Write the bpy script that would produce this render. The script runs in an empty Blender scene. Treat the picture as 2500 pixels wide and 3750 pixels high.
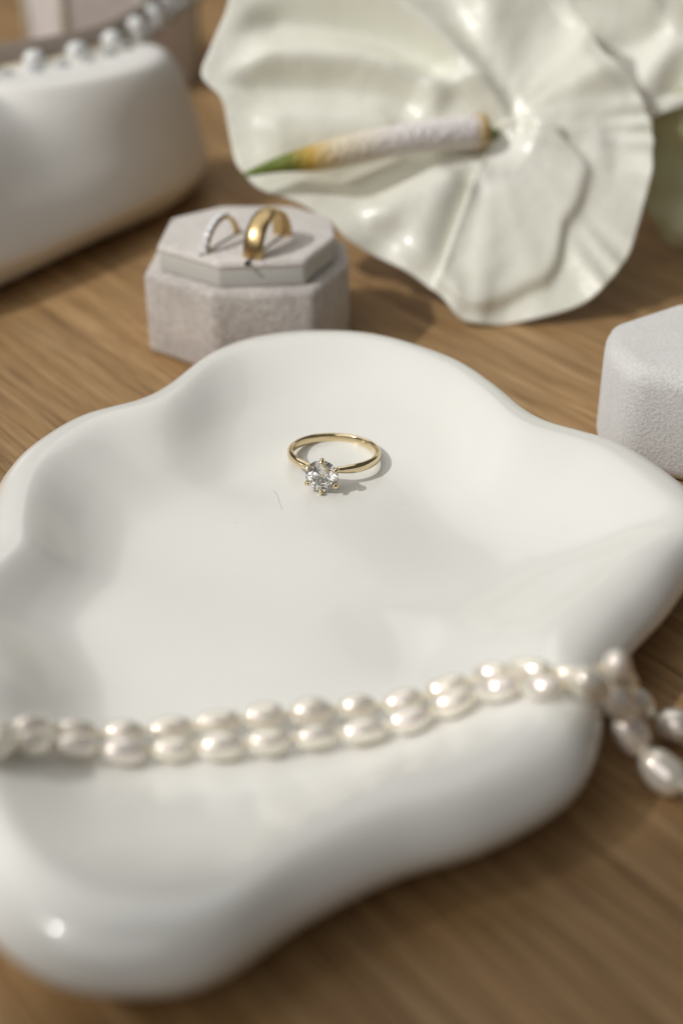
import bpy, bmesh, math, random
from mathutils import Vector, Matrix
R = math.radians
random.seed(7)
sc = bpy.context.scene
MM = 0.001

# ------------------------------------------------------------------ camera
cam_d = bpy.data.cameras.new('camera'); cam = bpy.data.objects.new('camera', cam_d)
sc.collection.objects.link(cam); sc.camera = cam
cam.location = (1.45*MM, -264.135*MM, 156.7125*MM)
cam.rotation_euler = (R(90 - 31.408), 0, 0)
cam_d.sensor_fit = 'VERTICAL'; cam_d.sensor_height = 36.0; cam_d.sensor_width = 24.0
cam_d.lens = 50.0
cam_d.clip_start = 0.01; cam_d.clip_end = 50
cam_d.dof.use_dof = True
cam_d.dof.focus_distance = 0.2925
cam_d.dof.aperture_fstop = 6.9
cam_d.dof.aperture_blades = 0

# ------------------------------------------------------------------ world and lamps
w = bpy.data.worlds.new('World'); sc.world = w; w.use_nodes = True
bg = w.node_tree.nodes['Background']
bg.inputs[0].default_value = (1.0, 0.94, 0.86, 1); bg.inputs[1].default_value = 0.10

def aim(o, target):
    d = Vector(target) - o.location
    o.rotation_euler = d.to_track_quat('-Z', 'Y').to_euler()

# low sunlight through a window on the left: a distant narrow spot
SUN_AZ = (0.925, 0.38); EL = 44.0; DIST = 5.0
spot_aim = Vector((-0.210, 0.331, 0.0))
sd = bpy.data.lights.new('window_sunlight', 'SPOT'); so = bpy.data.objects.new('window_sunlight', sd)
sc.collection.objects.link(so)
so.location = -Vector((SUN_AZ[0]*math.cos(R(EL)), SUN_AZ[1]*math.cos(R(EL)), -math.sin(R(EL))))*DIST
aim(so, spot_aim)
sd.energy = 740; sd.color = (1.0, 0.975, 0.93); sd.shadow_soft_size = 0.012
sd.spot_size = R(11.47); sd.spot_blend = 0.01

# broad soft skylight from the window side, above and beyond the table
ad = bpy.data.lights.new('window_skylight', 'AREA'); ao = bpy.data.objects.new('window_skylight', ad)
sc.collection.objects.link(ao); ad.shape = 'RECTANGLE'; ad.size = 2.2; ad.size_y = 1.8
ao.location = (-0.5, 0.65, 1.5); aim(ao, (0, 0, 0)); ad.energy = 13.5; ad.color = (1.0, 0.985, 0.955)
# added soft fill from the front left, brightening faces turned to the camera
bd = bpy.data.lights.new('front_left_fill', 'AREA'); bo = bpy.data.objects.new('front_left_fill', bd)
sc.collection.objects.link(bo); bd.shape = 'RECTANGLE'; bd.size = 1.6; bd.size_y = 1.2
bo.location = (-0.75, -1.1, 1.35); aim(bo, (0, 0.05, 0)); bd.energy = 9; bd.color = (1.0, 0.985, 0.96)

vs = sc.view_settings; vs.view_transform = 'Standard'; vs.look = 'None'; vs.exposure = -0.28; vs.gamma = 1.0
cy = sc.cycles
cy.max_bounces = 20; cy.transmission_bounces = 16; cy.glossy_bounces = 8; cy.diffuse_bounces = 6
cy.transparent_max_bounces = 8; cy.use_denoising = True; cy.caustics_reflective = True
cy.caustics_refractive = True; cy.blur_glossy = 0.4; cy.sample_clamp_indirect = 6.0

# ------------------------------------------------------------------ helpers
def link(o): sc.collection.objects.link(o); return o
def mesh_obj(name, verts, faces, mat, parent=None, smooth=True, scale=MM):
    me = bpy.data.meshes.new(name)
    me.from_pydata([(v[0]*scale, v[1]*scale, v[2]*scale) for v in verts], [], faces)
    me.validate(); me.update()
    bm = bmesh.new(); bm.from_mesh(me); bmesh.ops.recalc_face_normals(bm, faces=bm.faces); bm.to_mesh(me); bm.free()
    for p in me.polygons: p.use_smooth = smooth
    if mat: me.materials.append(mat)
    o = link(bpy.data.objects.new(name, me))
    if parent: o.parent = parent
    return o
def empty(name, loc, label, cat, group=None):
    o = link(bpy.data.objects.new(name, None)); o.location = [c*MM for c in loc]
    o.empty_display_size = 0.01
    return tag(o, label, cat, group)
def tag(o, label=None, cat=None, group=None, kind=None):
    if label: o['label'] = label
    if cat: o['category'] = cat
    if group: o['group'] = group
    if kind: o['kind'] = kind
    return o
def catmull(pts, n, closed=True):
    N = len(pts); out = []
    rng = range(N) if closed else range(N-1)
    for i in rng:
        if closed: q = [pts[(i-1) % N], pts[i], pts[(i+1) % N], pts[(i+2) % N]]
        else: q = [pts[max(i-1, 0)], pts[i], pts[i+1], pts[min(i+2, N-1)]]
        for k in range(n):
            t = k/n
            out.append(tuple(.5*((2*b)+(-a+c)*t+(2*a-5*b+4*c-d)*t*t+(-a+3*b-3*c+d)*t**3) for a, b, c, d in zip(*q)))
    if not closed: out.append(tuple(pts[-1]))
    return out
def tube(path, radii, seg=10, cap=True):
    """verts, faces of a tube along a path"""
    P = [Vector(p) for p in path]; V = []; Fc = []
    if not hasattr(radii, '__len__'): radii = [radii]*len(P)
    up = Vector((0, 0, 1)); prev = None
    for i, p in enumerate(P):
        t = (P[min(i+1, len(P)-1)] - P[max(i-1, 0)]).normalized()
        if prev is None:
            a = up if abs(t.z) < .9 else Vector((1, 0, 0)); n = (a - t*a.dot(t)).normalized()
        else: n = (prev - t*prev.dot(t)).normalized()
        prev = n; b = t.cross(n)
        for k in range(seg):
            an = 2*math.pi*k/seg; V.append(p + (n*math.cos(an)+b*math.sin(an))*radii[i])
    for i in range(len(P)-1):
        for k in range(seg):
            k2 = (k+1) % seg; Fc.append((i*seg+k, i*seg+k2, (i+1)*seg+k2, (i+1)*seg+k))
    if cap: Fc.append(tuple(range(seg))[::-1]); Fc.append(tuple((len(P)-1)*seg+k for k in range(seg)))
    return V, Fc
def prism(poly, z0, z1):
    n = len(poly); V = [(x, y, z0) for x, y in poly]+[(x, y, z1) for x, y in poly]
    Fc = [tuple(range(n))[::-1], tuple(range(n, 2*n))]+[(i, (i+1) % n, n+(i+1) % n, n+i) for i in range(n)]
    return V, Fc
def bevel(o, wdt, seg=4):
    m = o.modifiers.new('bevel', 'BEVEL'); m.width = wdt*MM; m.segments = seg; m.limit_method = 'ANGLE'; m.angle_limit = R(25)
    return o

# ------------------------------------------------------------------ materials
def mat(name, color, rough=.5, metal=0., **kw):
    m = bpy.data.materials.new(name); m.use_nodes = True
    b = m.node_tree.nodes['Principled BSDF']
    b.inputs['Base Color'].default_value = (*color, 1); b.inputs['Roughness'].default_value = rough
    b.inputs['Metallic'].default_value = metal
    for k, v in kw.items(): b.inputs[k.replace('_', ' ')].default_value = v
    return m
def nd(m, t, **kw):
    n = m.node_tree.nodes.new(t)
    for k, v in kw.items(): setattr(n, k, v)
    return n
def lk(m, a, b): m.node_tree.links.new(a, b)
def B(m): return m.node_tree.nodes['Principled BSDF']
def coords(m, scale=(1, 1, 1), rot=(0, 0, 0)):
    tc = nd(m, 'ShaderNodeTexCoord'); mp = nd(m, 'ShaderNodeMapping'); m0 = nd(m, 'ShaderNodeMapping')
    m0.inputs['Rotation'].default_value = rot
    mp.inputs['Scale'].default_value = scale
    lk(m, tc.outputs['Object'], m0.inputs['Vector']); lk(m, m0.outputs[0], mp.inputs['Vector']); return mp.outputs[0]
def noise(m, vec, scale, detail=4, rough=.55, dist=0.):
    n = nd(m, 'ShaderNodeTexNoise'); n.inputs['Scale'].default_value = scale; n.inputs['Detail'].default_value = detail
    n.inputs['Roughness'].default_value = rough; n.inputs['Distortion'].default_value = dist
    lk(m, vec, n.inputs['Vector']); return n.outputs['Fac']
def ramp(m, fac, stops):
    r = nd(m, 'ShaderNodeValToRGB'); e = r.color_ramp.elements
    while len(e) < len(stops): e.new(.5)
    for i, (p, c) in enumerate(stops): e[i].position = p; e[i].color = (*c, 1)
    lk(m, fac, r.inputs[0]); return r.outputs[0]
def mix(m, f, a, b, mode='MIX'):
    x = nd(m, 'ShaderNodeMix', data_type='RGBA', blend_type=mode)
    if isinstance(f, float): x.inputs[0].default_value = f
    else: lk(m, f, x.inputs[0])
    for s, v in ((6, a), (7, b)):
        if isinstance(v, tuple): x.inputs[s].default_value = (*v, 1)
        else: lk(m, v, x.inputs[s])
    return x.outputs[2]
def bump(m, h, strength, dist):
    b = nd(m, 'ShaderNodeBump'); b.inputs['Strength'].default_value = strength; b.inputs['Distance'].default_value = dist
    lk(m, h, b.inputs['Height']); lk(m, b.outputs[0], B(m).inputs['Normal']); return b

# wood: oak grain running down to the right
wood = mat('oak', (.4, .25, .13), .5); B(wood).inputs['Specular IOR Level'].default_value = .3
GR = R(52)
v1 = coords(wood, (11, 250, 11), (0, 0, GR)); v2 = coords(wood, (38, 1500, 38), (0, 0, GR)); v3 = coords(wood, (7, 40, 7), (0, 0, GR))
n1 = noise(wood, v1, 1.0, 6, .6, .8); n2 = noise(wood, v2, 1.0, 4, .65, .2); n3 = noise(wood, v3, 1.0, 3, .5, .4)
c1 = ramp(wood, n1, [(.25, (.29, .17, .072)), (.5, (.41, .258, .12)), (.75, (.56, .38, .20))])
c2 = ramp(wood, n2, [(.36, (.34, .28, .22)), (.54, (1, 1, 1))])
c3 = ramp(wood, n3, [(.3, (.78, .76, .74)), (.7, (1.08, 1.05, 1.0))])
cc = mix(wood, .75, c1, c2, 'MULTIPLY'); cc = mix(wood, 1.0, cc, c3, 'MULTIPLY')
lk(wood, cc, B(wood).inputs['Base Color'])
lk(wood, ramp(wood, n2, [(.3, (.62, .62, .62)), (.6, (.42, .42, .42))]), B(wood).inputs['Roughness'])
bump(wood, n2, .35, .0004)

porc = mat('glazed_porcelain', (.80, .795, .775), .25)
B(porc).inputs['Subsurface Weight'].default_value = .10
B(porc).inputs['Subsurface Radius'].default_value = (1, .9, .8); B(porc).inputs['Subsurface Scale'].default_value = .0015
B(porc).inputs['Coat Weight'].default_value = .4; B(porc).inputs['Coat Roughness'].default_value = .075
pn = noise(porc, coords(porc), 45, 2, .5)
bump(porc, pn, .25, .0006)
lk(porc, ramp(porc, noise(porc, coords(porc), 30, 3), [(.3, (.80, .795, .755)), (.7, (.825, .825, .79))]), B(porc).inputs['Base Color'])

matte = mat('satin_ceramic', (.80, .79, .75), .38)
lk(matte, ramp(matte, noise(matte, coords(matte), 14, 3), [(.3, (.84, .83, .79)), (.7, (.88, .87, .84))]), B(matte).inputs['Base Color'])

gold = mat('yellow_gold', (.84, .70, .45), .10, 1.0)
gn = noise(gold, coords(gold), 900, 3); bump(gold, gn, .05, .0001)
gold2 = mat('brushed_gold', (.60, .44, .22), .28, 1.0)
bump(gold2, noise(gold2, coords(gold2), 1500, 3), .1, .0001)
diamond = mat('diamond', (1, 1, 1), 0.0, 0., Transmission_Weight=1.0, IOR=2.42)
diamond2 = mat('small_diamond', (.92, .93, .95), .12, 0., Transmission_Weight=.15, IOR=2.4)

def pearl_mat(name, a, b, rough=.11, met=.36):
    m = mat(name, a, rough)
    f = noise(m, coords(m), 260, 2); oi = nd(m, 'ShaderNodeObjectInfo')
    mx = nd(m, 'ShaderNodeMath', operation='MULTIPLY'); lk(m, f, mx.inputs[0]); mx.inputs[1].default_value = .6
    ad_ = nd(m, 'ShaderNodeMath', operation='MULTIPLY_ADD'); lk(m, oi.outputs['Random'], ad_.inputs[0]); ad_.inputs[1].default_value = .55; lk(m, mx.outputs[0], ad_.inputs[2])
    lk(m, ramp(m, ad_.outputs[0], [(.2, a), (.9, b)]), B(m).inputs['Base Color'])
    B(m).inputs['Metallic'].default_value = met; B(m).inputs['Coat Weight'].default_value = 1.; B(m).inputs['Coat Roughness'].default_value = .04; B(m).inputs['Coat IOR'].default_value = 2.1
    B(m).inputs['Specular IOR Level'].default_value = .9
    B(m).inputs['Thin Film Thickness'].default_value = 420; B(m).inputs['Thin Film IOR'].default_value = 1.5
    B(m).inputs['Sheen Weight'].default_value = .25; B(m).inputs['Sheen Tint'].default_value = (1, .86, .84, 1)
    B(m).inputs['Subsurface Weight'].default_value = .25; B(m).inputs['Subsurface Scale'].default_value = .001
    bump(m, noise(m, coords(m), 330, 1), .13, .0004)
    return m
pearl_m = pearl_mat('cream_pearl', (1.0, .94, .79), (1.0, .915, .85))
thread_m = mat('silk_thread', (.74, .62, .40), .7)
bead_m = pearl_mat('grey_bead', (.80, .83, .86), (.90, .93, .96), .14, .0)
crystal_m = mat('crystal_bead', (.75, .78, .80), .04, 0., Transmission_Weight=.6, IOR=1.6)

def velvet(name, a, b, scale=650, sheen=.35, lo=.86):
    m = mat(name, a, .95)
    n = noise(m, coords(m), scale, 4, .7); n2_ = noise(m, coords(m), 70, 3)
    c = ramp(m, n, [(.3, a), (.7, b)]); c = mix(m, 1.0, c, ramp(m, n2_, [(.3, (lo, lo, lo)), (.7, (1.05, 1.05, 1.05))]), 'MULTIPLY')
    lk(m, c, B(m).inputs['Base Color'])
    B(m).inputs['Sheen Weight'].default_value = sheen; B(m).inputs['Sheen Roughness'].default_value = .5
    bump(m, n, .7, .0006); return m
velv = velvet('mauve_grey_velvet', (.50, .455, .425), (.74, .69, .65), lo=.76)
velv_top = velvet('cushion_velvet', (.62, .58, .545), (.80, .76, .725))
velv_lid = velvet('pale_grey_velvet', (.62, .61, .60), (.84, .83, .815), 1600, .7, .97)
velv_sm = velvet('brushed_grey_velvet', (.48, .47, .455), (.60, .59, .575), 500, .5, .96)
velv_far = velvet('lilac_velvet', (.62, .57, .56), (.74, .69, .68), 300)
ribbon = mat('grosgrain_ribbon', (.60, .59, .56), .7)
wv = nd(ribbon, 'ShaderNodeTexWave'); wv.inputs['Scale'].default_value = 450; lk(ribbon, coords(ribbon, (1, 1, 0)), wv.inputs['Vector'])
bump(ribbon, wv.outputs['Fac'], .4, .0003)
dark_m = mat('dark_slit', (.06, .05, .045), .9)
lint_m = mat('lint', (.22, .21, .20), .9)

petal = mat('waxy_white_petal', (.84, .85, .76), .36)
B(petal).inputs['Coat Weight'].default_value = .18; B(petal).inputs['Coat Roughness'].default_value = .18
B(petal).inputs['Subsurface Weight'].default_value = .25; B(petal).inputs['Subsurface Radius'].default_value = (1, 1, .6); B(petal).inputs['Subsurface Scale'].default_value = .005
lk(petal, ramp(petal, noise(petal, coords(petal), 25, 4), [(.3, (.88, .885, .73)), (.65, (.925, .93, .81))]), B(petal).inputs['Base Color'])
bump(petal, noise(petal, coords(petal), 75, 3, .5), .6, .0020)
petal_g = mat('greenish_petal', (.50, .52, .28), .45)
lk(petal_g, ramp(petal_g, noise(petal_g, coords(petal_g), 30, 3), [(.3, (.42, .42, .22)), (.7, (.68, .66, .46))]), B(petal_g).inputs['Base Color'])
stem_m = mat('green_stem', (.16, .26, .06), .5)
spad = mat('spadix_skin', (.8, .7, .6), .55)
tc = nd(spad, 'ShaderNodeTexCoord'); sx = nd(spad, 'ShaderNodeSeparateXYZ'); lk(spad, tc.outputs['UV'], sx.inputs[0])
ns_ = nd(spad, 'ShaderNodeMath', operation='MULTIPLY_ADD'); lk(spad, noise(spad, coords(spad), 160, 4, .7), ns_.inputs[0]); ns_.inputs[1].default_value = .10; lk(spad, sx.outputs[0], ns_.inputs[2])
ns2 = nd(spad, 'ShaderNodeMath', operation='SUBTRACT'); lk(spad, ns_.outputs[0], ns2.inputs[0]); ns2.inputs[1].default_value = .05
lk(spad, ramp(spad, ns2.outputs[0], [(0, (.42, .25, .06)), (.045, (.62, .46, .22)), (.10, (.84, .80, .80)), (.35, (.84, .80, .78)), (.55, (.78, .68, .50)), (.66, (.58, .37, .06)), (.74, (.17, .19, .02)), (1.0, (.15, .24, .04))]), B(spad).inputs['Base Color'])
vo = nd(spad, 'ShaderNodeTexVoronoi'); vo.inputs['Scale'].default_value = 750; lk(spad, coords(spad), vo.inputs['Vector'])
bump(spad, vo.outputs['Distance'], .6, .0008)

# ------------------------------------------------------------------ table
tt = mesh_obj('table', [(-1100, -700, 0), (1100, -700, 0), (1100, 1500, 0), (-1100, 1500, 0), (-1100, -700, -30), (1100, -700, -30), (1100, 1500, -30), (-1100, 1500, -30)],
    [(0, 1, 2, 3), (7, 6, 5, 4), (0, 4, 5, 1), (1, 5, 6, 2), (2, 6, 7, 3), (3, 7, 4, 0)], wood, smooth=False)
tag(tt, 'oak table top with fine diagonal grain under all the objects', kind='structure')

# ------------------------------------------------------------------ the cloud-shaped dish
DC = (0., -50.)
DISH = [[-67.8, -25.1], [-67.2, -13.8], [-64.0, -3.6], [-56.4, 8.1], [-44.6, 16.1], [-38.3, 24.1], [-31.0, 38.3], [-22.9, 47.1], [-13.2, 51.6], [-2.2, 53.0], [8.8, 51.1], [19.6, 44.8], [29.9, 35.3], [37.4, 22.8], [42.6, 11.9], [47.8, 5.3], [55.9, -0.1], [62.4, -5.5], [67.9, -14.6], [72.2, -24.7], [74.6, -33.0], [72.2, -41.0], [66.3, -48.0], [58.9, -59.8], [51.7, -69.6], [44.8, -81.2], [41.3, -95.6], [35.3, -106.9], [22.4, -116.3], [9.1, -121.8], [-3.7, -130.1], [-15.3, -139.9], [-25.1, -142.1], [-35.7, -140.3], [-45.8, -132.3], [-55.0, -118.0], [-60.0, -104.0], [-62.0, -92.0], [-68.0, -80.0], [-72.0, -68.0], [-69.0, -56.0], [-66.0, -46.0], [-67.0, -36.0]]
DPROF = [(19, .2), (16, 1.4), (10.5, 3.0), (4.8, 5.2), (1.3, 8.3), (0.2, 11.2), (1.6, 14.2), (4.6, 16.8), (8.2, 17.8), (11.4, 17.4), (15.2, 16.0), (19.8, 13.9), (25, 11.6), (31, 9.6), (37, 8.4), (44, 8)]
def wall_width(a):      # the inner slope is broad at the back and right, tight at the left
    return 1.0 + .16*math.cos(a-R(35)) - .22*math.exp(-((abs(a)-math.pi)/.55)**2)
def polar(ctrl, c, M):
    pts = catmull([tuple(p) for p in ctrl], 30)
    ar = sorted((math.atan2(y-c[1], x-c[0]), math.hypot(x-c[0], y-c[1])) for x, y in pts)
    out = []; j = 0
    for k in range(M):
        a = -math.pi+2*math.pi*k/M
        while j < len(ar) and ar[j][0] < a: j += 1
        a0, r0 = ar[j-1] if j > 0 else (ar[-1][0]-2*math.pi, ar[-1][1])
        a1, r1 = ar[j] if j < len(ar) else (ar[0][0]+2*math.pi, ar[0][1])
        t = (a-a0)/max(a1-a0, 1e-9); out.append((a, r0+(r1-r0)*t))
    return out
def dish_mesh(ctrl, c, profile, M=360, sub=4, floor_rings=6, wf=lambda a: 1., crest=8.2, smooth=.9):
    pol = polar(ctrl, c, M); P = catmull(profile, sub, closed=False)
    K = max(1, int(M*30/360)); wt = [math.exp(-(j/(K*.7))**2) for j in range(-2*K, 2*K+1)]; ws = sum(wt)
    rs = [sum(wt[j+2*K]*pol[(k+j) % M][1] for j in range(-2*K, 2*K+1))/ws for k in range(M)]
    V = []; Fc = []
    rings = []
    def ins(n, a): return n if n < crest else crest+(n-crest)*wf(a)
    past = False
    for n, z in P:
        f = smooth*max(0., min(1., (n-crest)/22)) if past else 0.; f = f*f*(3-2*f)
        ring_ = []
        for (a, r), q in zip(pol, rs):
            d_ = r+(q-r)*f*(.55+.45/(1+math.exp((abs(a)-2.25)*9)))-(ins(n, a) if past else n); ring_.append((c[0]+d_*math.cos(a), c[1]+d_*math.sin(a), z))
        rings.append(ring_); past = past or z > 8
    last = rings[-1]
    nl, zl = P[-1]
    for k in range(1, floor_rings):
        f = 1-k/floor_rings
        rings.append([(c[0]+(x-c[0])*f, c[1]+(y-c[1])*f, zl) for x, y, _ in last])
    for rg in rings: V += rg
    for i in range(len(rings)-1):
        for k in range(M):
            k2 = (k+1) % M; Fc.append((i*M+k, i*M+k2, (i+1)*M+k2, (i+1)*M+k))
    n = len(V); V.append((c[0], c[1], zl)); L = (len(rings)-1)*M
    Fc += [(L+k, L+(k+1) % M, n) for k in range(M)]
    n = len(V); V.append((c[0], c[1], P[0][1])); Fc += [((k+1) % M, k, n) for k in range(M)]
    return V, Fc
V, Fc = dish_mesh(DISH, DC, DPROF, wf=wall_width)
def wave(x, y):         # faint floor ripples, shaped to give soft mottled shading, none under the ring
    q = .34*math.sin(x/9.5+y/15+.6)*math.sin(y/12-x/31+1.1)+.20*math.sin(x/6.1-y/7.3)*math.cos(y/10.4+.4)
    return q*(1-math.exp(-((x*x+(y+2)**2)/17**2)**2))
n_top = 4*6             # rows from the outer belly inwards
V = [(x, y, z+(wave(x, y)*max(0., min(1., (16.5-z)/5)) if i >= n_top*360 and z > 3 else 0)) for i, (x, y, z) in enumerate(V)]
V_DISH, F_DISH = V, Fc
d = mesh_obj('trinket_dish', V, Fc, porc)
tag(d, 'large glossy white cloud-shaped dish with thick wavy rim in the centre', 'dish')

# ------------------------------------------------------------------ white vessel, upper left
VS = [(-112, 85), (-92, 104), (-72, 132), (-55, 161), (-45.5, 181), (-43, 200), (-50, 221), (-72, 227), (-98, 224), (-130, 215), (-160, 190), (-165, 140), (-145, 100)]
VP = [(17, .4), (10, 1.5), (4.5, 5.0), (1, 9), (0, 11.5), (1.6, 16), (5, 22), (9.5, 28), (14.5, 34), (20, 39.2), (26, 43), (32, 45.4), (38, 46.5), (46, 46.9)]
V, Fc = dish_mesh(VS, (-105, 155), VP, 200, 3, wf=lambda a: 1-.58*math.exp(-((a-R(38))/R(34))**2), crest=0, smooth=0)
tag(mesh_obj('ceramic_vessel', V, Fc, matte), 'smooth cream rounded vessel at the upper left with a beaded band along its top', 'vessel')

# ------------------------------------------------------------------ solitaire ring
def convex(pts, name, m, parent):
    bm = bmesh.new()
    for p in pts: bm.verts.new([c*MM for c in p])
    bmesh.ops.convex_hull(bm, input=bm.verts)
    bmesh.ops.dissolve_limit(bm, angle_limit=R(.4), verts=bm.verts, edges=bm.edges)
    bmesh.ops.recalc_face_normals(bm, faces=bm.faces)
    me = bpy.data.meshes.new(name); bm.to_mesh(me); bm.free(); me.materials.append(m)
    o = link(bpy.data.objects.new(name, me)); o.parent = parent; return o
def brilliant(Rr, twist=0.):
    """round brilliant, +Z is the table"""
    hc, hp, g = .30*Rr, .86*Rr, .02*Rr; rt = .56*Rr; P = []
    for k in range(8):
        a = k*math.pi/4+twist; b = a+math.pi/8
        P.append((rt*math.cos(a), rt*math.sin(a), hc+g))
        rs = .80*Rr; P.append((rs*math.cos(b), rs*math.sin(b), g+hc*(Rr-rs*math.cos(math.pi/8))/(Rr-rt)))
        rj = .22*Rr; P.append((rj*math.cos(b), rj*math.sin(b), -g-hp*(1-rj*math.cos(math.pi/8)/Rr)))
    for k in range(32):
        a = k*math.pi/16+twist
        P.append((Rr*math.cos(a), Rr*math.sin(a), g)); P.append((Rr*math.cos(a), Rr*math.sin(a), -g))
    P.append((0, 0, -g-hp)); return P
ring = empty('engagement_ring', (-.1, .6, 8.0), 'yellow gold solitaire ring with round six-prong diamond lying in the white dish', 'ring')
TILT = R(-7.1); YAW = R(-11)
RM = Matrix.Rotation(YAW, 4, 'Z') @ Matrix.Rotation(TILT, 4, 'X')
# lowest points: back bottom edge (0,10,-1)
zmin = min((RM @ Vector((0, 9.6, -1.02))).z, (RM @ Vector((0, -13.1, -3.95))).z)
ring.matrix_world = Matrix.Translation(Vector((-.1, -.4, 8.0-zmin))*MM) @ RM
V = []; Fc = []; NB = 160; NS = 16
for i in range(NB):
    a = -math.pi/2+2*math.pi*i/NB
    dh = min(i, NB-i)/NB*2*math.pi*9.3          # mm from head
    k = min(1., max(0., (dh-1.6)/5.)); k = k*k*(3-2*k)
    hh = .62+.40*k; tk = .62+.20*k; rc = 9.15+.05*(1-k)
    for j in range(NS):
        b = 2*math.pi*j/NS; cx = math.cos(b); sz = math.sin(b)
        rx = tk*(cx if cx > 0 else .62*cx)
        zz = hh*(abs(sz)**.75)*(1 if sz > 0 else -1)
        V.append(((rc+rx)*math.cos(a), (rc+rx)*math.sin(a), zz))
for i in range(NB):
    for j in range(NS):
        i2 = (i+1) % NB; j2 = (j+1) % NS; Fc.append((i*NS+j, i*NS+j2, i2*NS+j2, i2*NS+j))
mesh_obj('band', V, Fc, gold, ring)
SR = 3.42; GY = -12.75       # stone radius, girdle y
st = convex([(x, GY-z, y) for x, y, z in brilliant(SR, R(11))], 'diamond', diamond, ring)
hv, hf = tube([(1.75*math.cos(a), -10.6, 1.75*math.sin(a)) for a in [2*math.pi*k/24 for k in range(25)]], .32, 8, False)
mesh_obj('basket', hv, hf, gold, ring)
hv, hf = tube([(0, -9.2, 0), (0, -9.7, 0), (0, -10.1, 0)], [.75, .6, .5], 12)
mesh_obj('collet', hv, hf, gold, ring)
for k in range(6):
    a = R(90+60*k); ca, sa = math.cos(a), math.sin(a)
    path = [(r*ca, y, r*sa) for r, y in [(.9, -9.5), (1.7, -10.5), (2.7, -11.6), (3.38, -12.4), (3.62, -12.95), (3.55, -13.4), (3.2, -13.72), (2.85, -13.82)]]
    path = catmull(path, 4, False)
    n = len(path); rad = [.36+.10*min(1, i/n*1.4) for i in range(n)]; rad[-1] = .2; rad[-2] = .33; rad[-3] = .40
    hv, hf = tube(path, rad, 12); mesh_obj('prong', hv, hf, gold, ring)

# hair and lint on the glaze
def fibre(pts, r, label, name='lint_speck', cat='lint', group=None):
    hv, hf = tube(catmull(pts, 5, False), r, 6); o = mesh_obj(name, hv, hf, lint_m); tag(o, label, cat, group)
fibre([(-12.44, -12.21, 8.06), (-11.57, -14.52, 8.06), (-11.18, -16.98, 8.06), (-10.52, -19.23, 8.06), (-10.53, -20.53, 8.06), (-9.25, -20.97, 8.06)], .016, 'fine crooked hair lying on the dish in front of the ring', 'hair', 'hair')
for (x, y), L, r_, lab in [
        ((-35.1, -23.0), 0.45, 0.05, 'dark curved speck of lint, the most visible one left of the ring'),
        ((-43.1, 0.9), 0.14, 0.05, 'minute dark dot highest on the left part of the dish floor'),
        ((38.6, -17.2), 0.45, 0.02, 'pale curled lint thread right of the ring, farthest right on the dish floor'),
        ((-19.2, -24.7), 0.12, 0.03, 'faint speck between the dark lint and the hair'),
        ((25.3, -24.7), 0.3, 0.02, 'faint short thread right of centre below the ring shadow'),
        ((-46.5, -11.1), 0.2, 0.03, 'faint speck near the left wall of the dish'),
        ((-30.7, -17.2), 0.15, 0.025, 'faint speck above and right of the dark lint'),
        ((13.9, -17.2), 0.25, 0.02, 'faint thread just right of the diamond reflection'),
        ]:
    z_ = 8.03 + wave(x, y)
    fibre([(x-L, y+.3*L, z_+.03), (x, y, z_+.06), (x+L, y-.5*L, z_+.03)], r_, lab, group='lint specks scattered on the dish')

# ------------------------------------------------------------------ pearl necklace
def pearl_mesh(name, L, D, m, lump=.0, seg=24, rings=14):
    V = []; Fc = []
    for i in range(1, rings):
        t = math.pi*i/rings
        for k in range(seg):
            a = 2*math.pi*k/seg; q = abs(math.sin(t))**.78
            V.append((-math.cos(t)*L/2, q*D/2*math.cos(a)*(1+lump*math.sin(3*t+a)), q*D/2*math.sin(a)))
    n = len(V); V += [(-L/2*1.0, 0, 0), (L/2*1.0, 0, 0)]
    for i in range(rings-2):
        for k in range(seg):
            k2 = (k+1) % seg; Fc.append((i*seg+k, i*seg+k2, (i+1)*seg+k2, (i+1)*seg+k))
    for k in range(seg):
        Fc.append((n, (k+1) % seg, k)); Fc.append((n+1, (rings-2)*seg+k, (rings-2)*seg+(k+1) % seg))
    me = bpy.data.meshes.new(name); me.from_pydata([[c*MM for c in v] for v in V], [], Fc); me.update()
    for p in me.polygons: p.use_smooth = True
    me.materials.append(m); return me
UP = [(-49.5, -102.8, 21.5), (-46.2, -97.4, 17.0), (-41.4, -93.7, 12.4), (-36.0, -92.5, 10.6), (-28.7, -90.3, 10.6), (-21.2, -89.3, 10.6), (-13.7, -87.9, 10.6), (-5.8, -86.8, 10.6), (1.5, -85.3, 10.6), (8.9, -84.9, 10.6), (16.7, -83.3, 10.6), (23.4, -82.4, 12.2), (28.6, -84.7, 16.6), (34.2, -88.0, 21.6), (40.6, -88.6, 22.0), (45.2, -83.5, 17.5), (47.6, -79.5, 11.2), (51.2, -77.5, 5.4), (57.2, -80.0, 3.0), (64.0, -82.9, 2.6), (71.0, -86, 2.6)]
LO = [(-56, -112.0, 22.6), (-50.0, -107.0, 22.4), (-45.7, -101.6, 18.2), (-40.6, -97.8, 13.2), (-35.0, -96.5, 10.8), (-29.0, -95.4, 10.6), (-22.3, -94.9, 10.6), (-15.0, -94.4, 10.6), (-7.6, -93.3, 10.6), (-0.5, -92.1, 10.6), (7.0, -90.9, 10.8), (14.2, -89.6, 11.1), (21.1, -87.7, 12.4), (27.8, -88.8, 16.6), (34.0, -92.4, 21.6), (39.6, -92.5, 21.6), (43.6, -89.2, 17.6), (46.2, -86.6, 11.5), (48.7, -86.6, 5.2), (52.6, -91.2, 2.6), (57.0, -96.2, 2.6), (61.5, -101, 2.6)]
neck = empty('pearl_necklace', (0, -90, 8), 'double-strand cream rice pearl necklace draped across the front of the dish', 'necklace')
NL = Vector((0, -90, 8))
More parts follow.
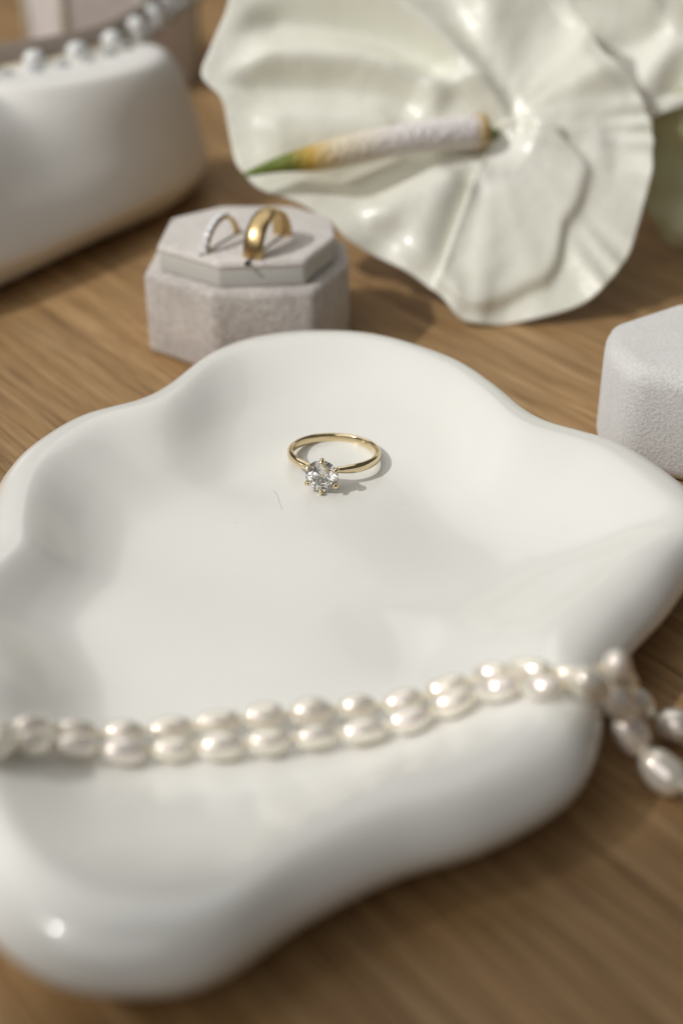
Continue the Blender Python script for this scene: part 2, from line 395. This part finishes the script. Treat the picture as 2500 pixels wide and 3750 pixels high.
pm = [pearl_mesh('pearl', 7.4, d_, pearl_m, l_) for d_, l_ in ((4.35, .05), (4.1, -.06), (4.6, .07), (4.25, .1))]
def arc_place(pts, step, start=0.):
    cur = [Vector(p) for p in catmull(pts, 24, False)]
    out = []; acc = -start; last = cur[0]; nxt = 0.
    d = 0.
    for a, b in zip(cur, cur[1:]):
        L = (b-a).length
        while d+L >= nxt+start:
            t = (nxt+start-d)/L; out.append((a.lerp(b, t), None)); nxt += step
        d += L
    P = [o[0] for o in out]
    return [(p, (P[min(i+1, len(P)-1)]-P[max(i-1, 0)]).normalized()) for i, p in enumerate(P)]
from mathutils.bvhtree import BVHTree
dg = BVHTree.FromPolygons([Vector(v) for v in V_DISH], F_DISH)
def lay(pts, h):        # drop the strand on to the dish
    out = []
    for x, y, z in pts:
        hit = dg.ray_cast(Vector((x, y, 60)), Vector((0, 0, -1)))[0]
        out.append((x, y, max(hit.z if hit else 0, 0)+h if x < 41 and hit else z))
    return out
def string(pts, step, meshes, root, off, name='pearl', start=0., jit=.06):
    pl = arc_place(pts, step, start)
    for p, t in pl:
        o = link(bpy.data.objects.new(name, random.choice(meshes))); o.parent = root
        t = (t+Vector((random.uniform(-jit, jit), random.uniform(-jit, jit), random.uniform(-jit, jit)*.5))).normalized()
        o.rotation_mode = 'QUATERNION'; q = t.to_track_quat('X', 'Z')
        o.rotation_quaternion = q @ Matrix.Rotation(random.uniform(0, 6.28), 3, 'X').to_quaternion()
        o.location = (p-off)*MM; s = random.uniform(.88, 1.04); o.scale = (random.uniform(.84, 1.0), s, s*random.uniform(.88, 1.06))
    hv, hf = tube([Vector(p)-off for p in catmull(pts, 6, False)], .35, 6)
    mesh_obj('thread', hv, hf, thread_m, root)
    return pl[-1][0]
UP = lay(UP, 2.6); LO = lay(LO, 2.6)
eu = string(UP[:15], 7.45, pm, neck, NL, start=1.0)
el = string(LO[:15], 7.45, pm, neck, NL, start=3.0)
# the larger pearls that hang over the right edge on to the table
pb = [pearl_mesh('pearl', 8.8, d_, pearl_m, l_) for d_, l_ in ((5.6, .04), (5.9, -.05), (5.4, .06))]
string([tuple(eu), (43.0, -88.2, 21.4), (45.6, -86.2, 18.2), (47.4, -82.0, 11.8), (51.0, -79.4, 6.0), (57.2, -81.5, 3.6), (65.0, -84.0, 3.2), (73.0, -87, 3.2)], 8.5, pb, neck, NL, start=7.7)
string([tuple(el), (40.0, -93.6, 21.6), (43.8, -91.8, 17.4), (46.6, -89.8, 11.0), (48.9, -89.4, 5.6), (53.4, -93.6, 3.2), (58.4, -98.6, 3.2), (65.0, -105, 3.2)], 8.5, pb, neck, NL, start=7.9)

# ------------------------------------------------------------------ ring boxes
def octagon(cx, cy, w_, d_, cut, rot):
    p = [(-w_/2+cut, -d_/2), (w_/2-cut, -d_/2), (w_/2, -d_/2+cut), (w_/2, d_/2-cut), (w_/2-cut, d_/2), (-w_/2+cut, d_/2), (-w_/2, d_/2-cut), (-w_/2, -d_/2+cut)]
    c, s = math.cos(rot), math.sin(rot)
    return [(cx+x*c-y*s, cy+x*s+y*c) for x, y in p]
BX, BY = -22.0, 81.0
BOX = [(-29.6, 58.2), (-5, 60.2), (3.5, 79), (2.6, 95), (-10, 106), (-32, 106), (-46.5, 95), (-48.3, 72)]
def grow(poly, k, cx, cy): return [((x-cx)*k, (y-cy)*k) for x, y in poly]
box = empty('ring_box', (BX, BY, 0), 'open mauve grey velvet octagonal ring box holding two gold rings behind the dish', 'ring box')
V, Fc = prism(grow(BOX, 1, BX, BY), 0, 22); bevel(mesh_obj('box_base', V, Fc, velv, box), 1.8, 5)
V, Fc = prism(grow(BOX, .845, BX, BY), 22.0, 27.2); bevel(mesh_obj('cushion_band', V, Fc, ribbon, box, smooth=True), .6, 2)
V, Fc = prism(grow(BOX, .86, BX, BY), 26.6, 28.8); o = bevel(mesh_obj('cushion', V, Fc, velv_top, box), 1.9, 6)
for (sx_, sy_, an, L) in ((5.2, -9.0, R(66), 24), (-6.5, -6.5, R(63), 20)):
    c, s = math.cos(an), math.sin(an)
    P = [(sx_+x*c-y*s, sy_+x*s+y*c) for x, y in ((-L/2, -.35), (L/2, -.35), (L/2, .35), (-L/2, .35))]
    V, Fc = prism(P, 28.0, 28.95); mesh_obj('slit', V, Fc, dark_m, box, smooth=False)
def hoop(name, cx, cy, cz, Rr, wd, tk, az, lean, m, label):
    root = empty(name, (cx, cy, cz), label, 'ring')
    root.rotation_euler = (0, 0, az)
    V = []; Fc = []; N = 96; S_ = 12
    for i in range(N):
        a = 2*math.pi*i/N
        for j in range(S_):
            b = 2*math.pi*j/S_; cx_ = math.cos(b); rx = tk*(cx_ if cx_ > 0 else .45*cx_)
            V.append(((Rr+rx)*math.cos(a), wd/2*math.sin(b), (Rr+rx)*math.sin(a)))
    for i in range(N):
        for j in range(S_):
            i2 = (i+1) % N; j2 = (j+1) % S_; Fc.append((i*S_+j, i*S_+j2, i2*S_+j2, i2*S_+j))
    mesh_obj('band', V, Fc, m, root); return root
hoop('wedding_band', BX+5.2, BY-9.0, 28.9, 8.6, 5.4, .9, R(67), 0, gold2, 'wide plain yellow gold band standing upright in the ring box')
r2 = hoop('eternity_ring', BX-6.5, BY-6.5, 27.2, 7.8, 2.0, .75, R(63), 0, gold2, 'thin gold ring set with small diamonds, left in the ring box')
for k in range(9):
    a = R(178-k*13)
    c_, s_ = math.cos(a), math.sin(a)
    pts = []
    for x, y, z in brilliant(1.0):
        rr = 8.85+z*1.0
        pts.append((rr*c_-x*s_, y, rr*s_+x*c_))
    convex(pts, 'small_diamond', diamond2, r2)

# ring box lid at the right edge
lid = empty('velvet_box', (84, 24, 0), 'pale sparkly grey velvet box cut by the right edge of the picture behind the dish', 'box')
LP = [(62.6, 8.6), (82, .0), (100, 8), (106, 30), (98, 46), (80.1, 40.0+6), (61.8, 33.0), (58.9, 20.5)]
V, Fc = prism([(x-84, y-24) for x, y in LP], 0, 26); lb = bevel(mesh_obj('box_body', V, Fc, velv_lid, lid), 4.2, 7)

# tall lilac box far left
fb = empty('velvet_box', (-93, 345, 0), 'tall pale lilac velvet box with cream edge piping in the far upper left', 'box')
V, Fc = prism(octagon(0, 0, 66, 60, 17, R(2)), 0, 62); bevel(mesh_obj('box_body', V, Fc, velv_far, fb), 2.)
pip = mat('cream_piping', (.56, .54, .46), .8)
for x, y in octagon(0, 0, 66, 60, 17, R(2)):
    hv, hf = tube([(x, y, .5), (x, y, 30), (x, y, 62)], 1.6, 10); mesh_obj('edge_piping', hv, hf, pip, fb)

# string of beads over the bowl
BS = [(-150, 150, 40), (-128, 160, 46), (-106, 172, 48.5), (-88, 183, 49), (-72, 202, 49.5), (-63, 228, 51), (-57, 262, 51), (-50, 292, 51)]
BS = [(x, y-2, z-1) for x, y, z in BS]
strand = empty('beaded_band', (-100, 200, 48), 'taupe ribbon set with silver grey pearls and crystals across the vessel at upper left', 'beaded band')
OF = Vector((-100, 200, 48))
bm1 = pearl_mesh('bead', 7.6, 7.6, bead_m, 0, 20, 12); bm2 = pearl_mesh('crystal', 5.0, 5.0, crystal_m, 0, 8, 6)
for p in bm2.polygons: p.use_smooth = False
string(BS, 15.5, [bm1], strand, OF, 'bead', start=4)
string([(x+2.5, y-7.0, z-1.5) for x, y, z in BS], 9.2, [bm2], strand, OF, 'crystal', start=10, jit=.4)
V = []; Fc = []; BC = catmull(BS, 6, False)
for (x, y, z) in BC:
    for dy, dz in ((-2.5, -7), (3.5, 5), (5, 5), (-1, -7)): V.append((x+100, y-200+3.5+dy, z-48+dz))
for i in range(len(BC)-1):
    for k in range(4): Fc.append((i*4+k, i*4+(k+1) % 4, i*4+4+(k+1) % 4, i*4+4+k))
mesh_obj('ribbon', V, Fc, velvet('taupe_ribbon', (.22, .17, .135), (.34, .28, .23)), strand)

# ------------------------------------------------------------------ anthurium blooms
def gauss(x, w_): return math.exp(-(x/w_)**2)
def wrapd(a, b):
    d = a-b
    while d > math.pi: d -= 2*math.pi
    while d < -math.pi: d += 2*math.pi
    return d
def spathe(name, C, inc, yaw, outl, folds, parent, m, ruff=2.2, nr=70, M=300, cup=4., seed=1, quilt=1.2, c0=(0, 0), veins=0, step=lambda a: 0):
    rnd = random.Random(seed); pol = polar(outl, c0, M)
    ph = [rnd.uniform(0, 6.28) for _ in range(6)]
    uu = Vector((math.cos(yaw), math.sin(yaw), 0))
    vv = Vector((-math.sin(yaw)*math.cos(inc), math.cos(yaw)*math.cos(inc), math.sin(inc)))
    nn = uu.cross(vv).normalized()
    V = []; Fc = []
    V.append((c0[0]*uu+c0[1]*vv))
    for i in range(1, nr+1):
        p = i/nr
        for k, (a, r) in enumerate(pol):
            x = c0[0]+r*p*math.cos(a); y = c0[1]+r*p*math.sin(a)
            h = cup*(p**2)*.6 - 3.0*gauss(p, .12)
            h += ruff*p**4*(math.sin(8*a+ph[0]+2*p)+.45*math.sin(17*a+ph[1]+3*p))
            h += quilt*p*(math.sin(5*a+2.5*p+ph[3])*math.sin(5*p+ph[4]))
            if veins:
                h += quilt*.9*math.cos(veins*a+3.*p*math.sin(a+.5))*p**1.4*(1-.4*p)
                q = step(a)
                if q:
                    e = (q-p)*r/1.6; h += 2.8*(1/(1+math.exp(-e*1.9)))*min(1, p/.25)
            if veins and -2.1 < a < .9: h += .75*max(0, p-.68)/.32*math.sin(27*a+3*math.sin(7*a))*math.exp(-((a+.6)/1.1)**4)
            for (t0, curve, amp, wd, p0, p1) in folds:
                tt_ = R(t0)+curve*p; e = wrapd(a, tt_)*r*p
                env = max(0, min(1, (p-p0)/.12))*max(0, min(1, (p1-p)/.15)); env = env*env*(3-2*env)
                h += amp*gauss(e, wd)*env
            V.append(uu*x+vv*y+nn*h)
    for k in range(M): Fc.append((0, 1+k, 1+(k+1) % M))
    for i in range(nr-1):
        for k in range(M):
            k2 = (k+1) % M; Fc.append((1+i*M+k, 1+(i+1)*M+k, 1+(i+1)*M+k2, 1+i*M+k2))
    o = mesh_obj(name, V, Fc, m, parent)
    s = o.modifiers.new('thickness', 'SOLIDIFY'); s.thickness = .7*MM; s.offset = -1
    return o
FC = (43.0, 125.1, 42.2)
MAINO = [(-7.9, -55.1), (-14.9, -48.4), (-21.9, -42.3), (-30.2, -37.4), (-39.6, -32.5), (-44.4, -27.5), (-53.9, -21.3), (-63.4, -17.6), (-68.3, -12.6), (-70.7, -8.8), (-72.6, 0.0), (-74.5, 8.2), (-79.8, 14.5), (-77.5, 23.0), (-73.6, 33.3), (-71.2, 41.1), (-61.6, 54.2), (-44.5, 64.8), (-27.2, 68.8), (-10.0, 64.8), (3.3, 55.5), (16.6, 46.3), (24.8, 33.3), (30.6, 21.7), (38.8, 12.7), (43.2, 1.3), (43.3, -7.6), (41.4, -18.8), (37.4, -32.5), (33.6, -39.9), (23.9, -49.6), (7.4, -54.7)]
fl = empty('anthurium', (43, 125.1, 42.2), 'large ruffled white anthurium bloom with cream, yellow and green tipped spike', 'flower', 'cut anthurium blooms')
#  folds: angle, curl, amplitude, width, from, to
FOLDS = [(197, .1, -4.0, 8, .1, .85), (216, .12, 3.6, 8, .12, .9), (176, .1, 2.4, 9, .3, .95), (152, .35, -4.5, 5.5, .2, .95),
         (136, .6, 4.5, 6, .15, .95), (116, .75, -4.5, 5, .2, .97), (100, .8, 4.5, 5, .1, 1.0), (84, .75, -2, 7, .2, 1), (90, 0, 2.0, 7, .0, 1.0), (70, -.1, -2., 11, .1, 1), (42, -.2, 1.8, 10, .2, 1),
         (12, -.6, 1.8, 7, .15, .8), (-125, .1, 3.0, 7, .3, 1.0), (-108, 0, -1.6, 5, .2, .9)]
EDGE = [(-110, .97), (-97, .93), (-75, .84), (-54, .63), (-27, .63), (-9.5, .44), (18, .26), (40, .1)]
def fold_edge(a):       # the lower petal lobe lies folded over the ruffled outer one
    d_ = math.degrees(a)
    if d_ < -110 or d_ > 40: return 0
    for (a0, p0), (a1, p1) in zip(EDGE, EDGE[1:]):
        if d_ <= a1:
            t = (d_-a0)/(a1-a0); t = t*t*(3-2*t); return p0+(p1-p0)*t
spathe('spathe', FC, R(50), 0, MAINO, FOLDS, fl, petal, 1.1, 110, 420, seed=3, quilt=.24, veins=22, step=fold_edge)
# spadix
sp = catmull([(-1.5, -2.0, .5), (-15, -5.6, .4), (-30, -9.8, -.6), (-46, -13.8, -2.8), (-58, -15.4, -4.6), (-68, -17.2, -7.0)], 10, False)
n = len(sp); rad = []
for i in range(n):
    t = i/(n-1); rad.append((4.7-1.2*t)*(1 if t < .55 else max(.12, 1-((t-.55)/.45)**1.25*.9)))
rad[0] = 3.2; rad[1] = 4.6
hv, hf = tube(sp, rad, 22); o = mesh_obj('spadix', hv, hf, spad, fl)
uv = o.data.uv_layers.new(name='UVMap')
for lp in o.data.loops: uv.data[lp.index].uv = ((lp.vertex_index//22)/(n-1), (lp.vertex_index % 22)/22)
hv, hf = tube(catmull([(0, 1, -2), (4, 16, -10), (18, 50, -26), (40, 110, -39.4)], 8, False), 2.4, 12); mesh_obj('stem', hv, hf, stem_m, fl)

f2 = empty('anthurium', (108, 172, 62), 'second white anthurium bloom at the upper right corner behind the large one', 'flower', 'cut anthurium blooms')
O2 = [(-20, -36), (-10, -32), (0, -26), (14, -16), (30, -4), (42, 12), (46, 32), (38, 52), (20, 66), (-4, 70), (-28, 64), (-44, 48), (-50, 26), (-46, 4), (-38, -14), (-30, -28)]
spathe('spathe', (108, 172, 62), R(48), R(-8), O2, [(230, .2, 3, 5, .2, 1), (205, 0, -3, 6, .2, 1), (260, 0, -3, 6, .2, .9), (300, .1, 3, 5, .2, 1), (150, .3, 3, 6, .2, 1), (100, .2, -3, 6, .2, 1)], f2, petal, 1.2, 50, 200, 3., 5)
sp2 = catmull([(0, 0, 1.5), (10, 4, 8), (24, 8, 16), (36, 10, 24)], 8, False)
hv, hf = tube(sp2, [4.2-2.4*i/(len(sp2)-1) for i in range(len(sp2))], 16); o = mesh_obj('spadix', hv, hf, spad, f2)
uv = o.data.uv_layers.new(name='UVMap')
for lp in o.data.loops: uv.data[lp.index].uv = ((lp.vertex_index//16)/(len(sp2)-1), 0)
hv, hf = tube(catmull([(0, 1, -2), (6, 20, -20), (20, 60, -45), (40, 110, -59.4)], 8, False), 2.4, 12); mesh_obj('stem', hv, hf, stem_m, f2)

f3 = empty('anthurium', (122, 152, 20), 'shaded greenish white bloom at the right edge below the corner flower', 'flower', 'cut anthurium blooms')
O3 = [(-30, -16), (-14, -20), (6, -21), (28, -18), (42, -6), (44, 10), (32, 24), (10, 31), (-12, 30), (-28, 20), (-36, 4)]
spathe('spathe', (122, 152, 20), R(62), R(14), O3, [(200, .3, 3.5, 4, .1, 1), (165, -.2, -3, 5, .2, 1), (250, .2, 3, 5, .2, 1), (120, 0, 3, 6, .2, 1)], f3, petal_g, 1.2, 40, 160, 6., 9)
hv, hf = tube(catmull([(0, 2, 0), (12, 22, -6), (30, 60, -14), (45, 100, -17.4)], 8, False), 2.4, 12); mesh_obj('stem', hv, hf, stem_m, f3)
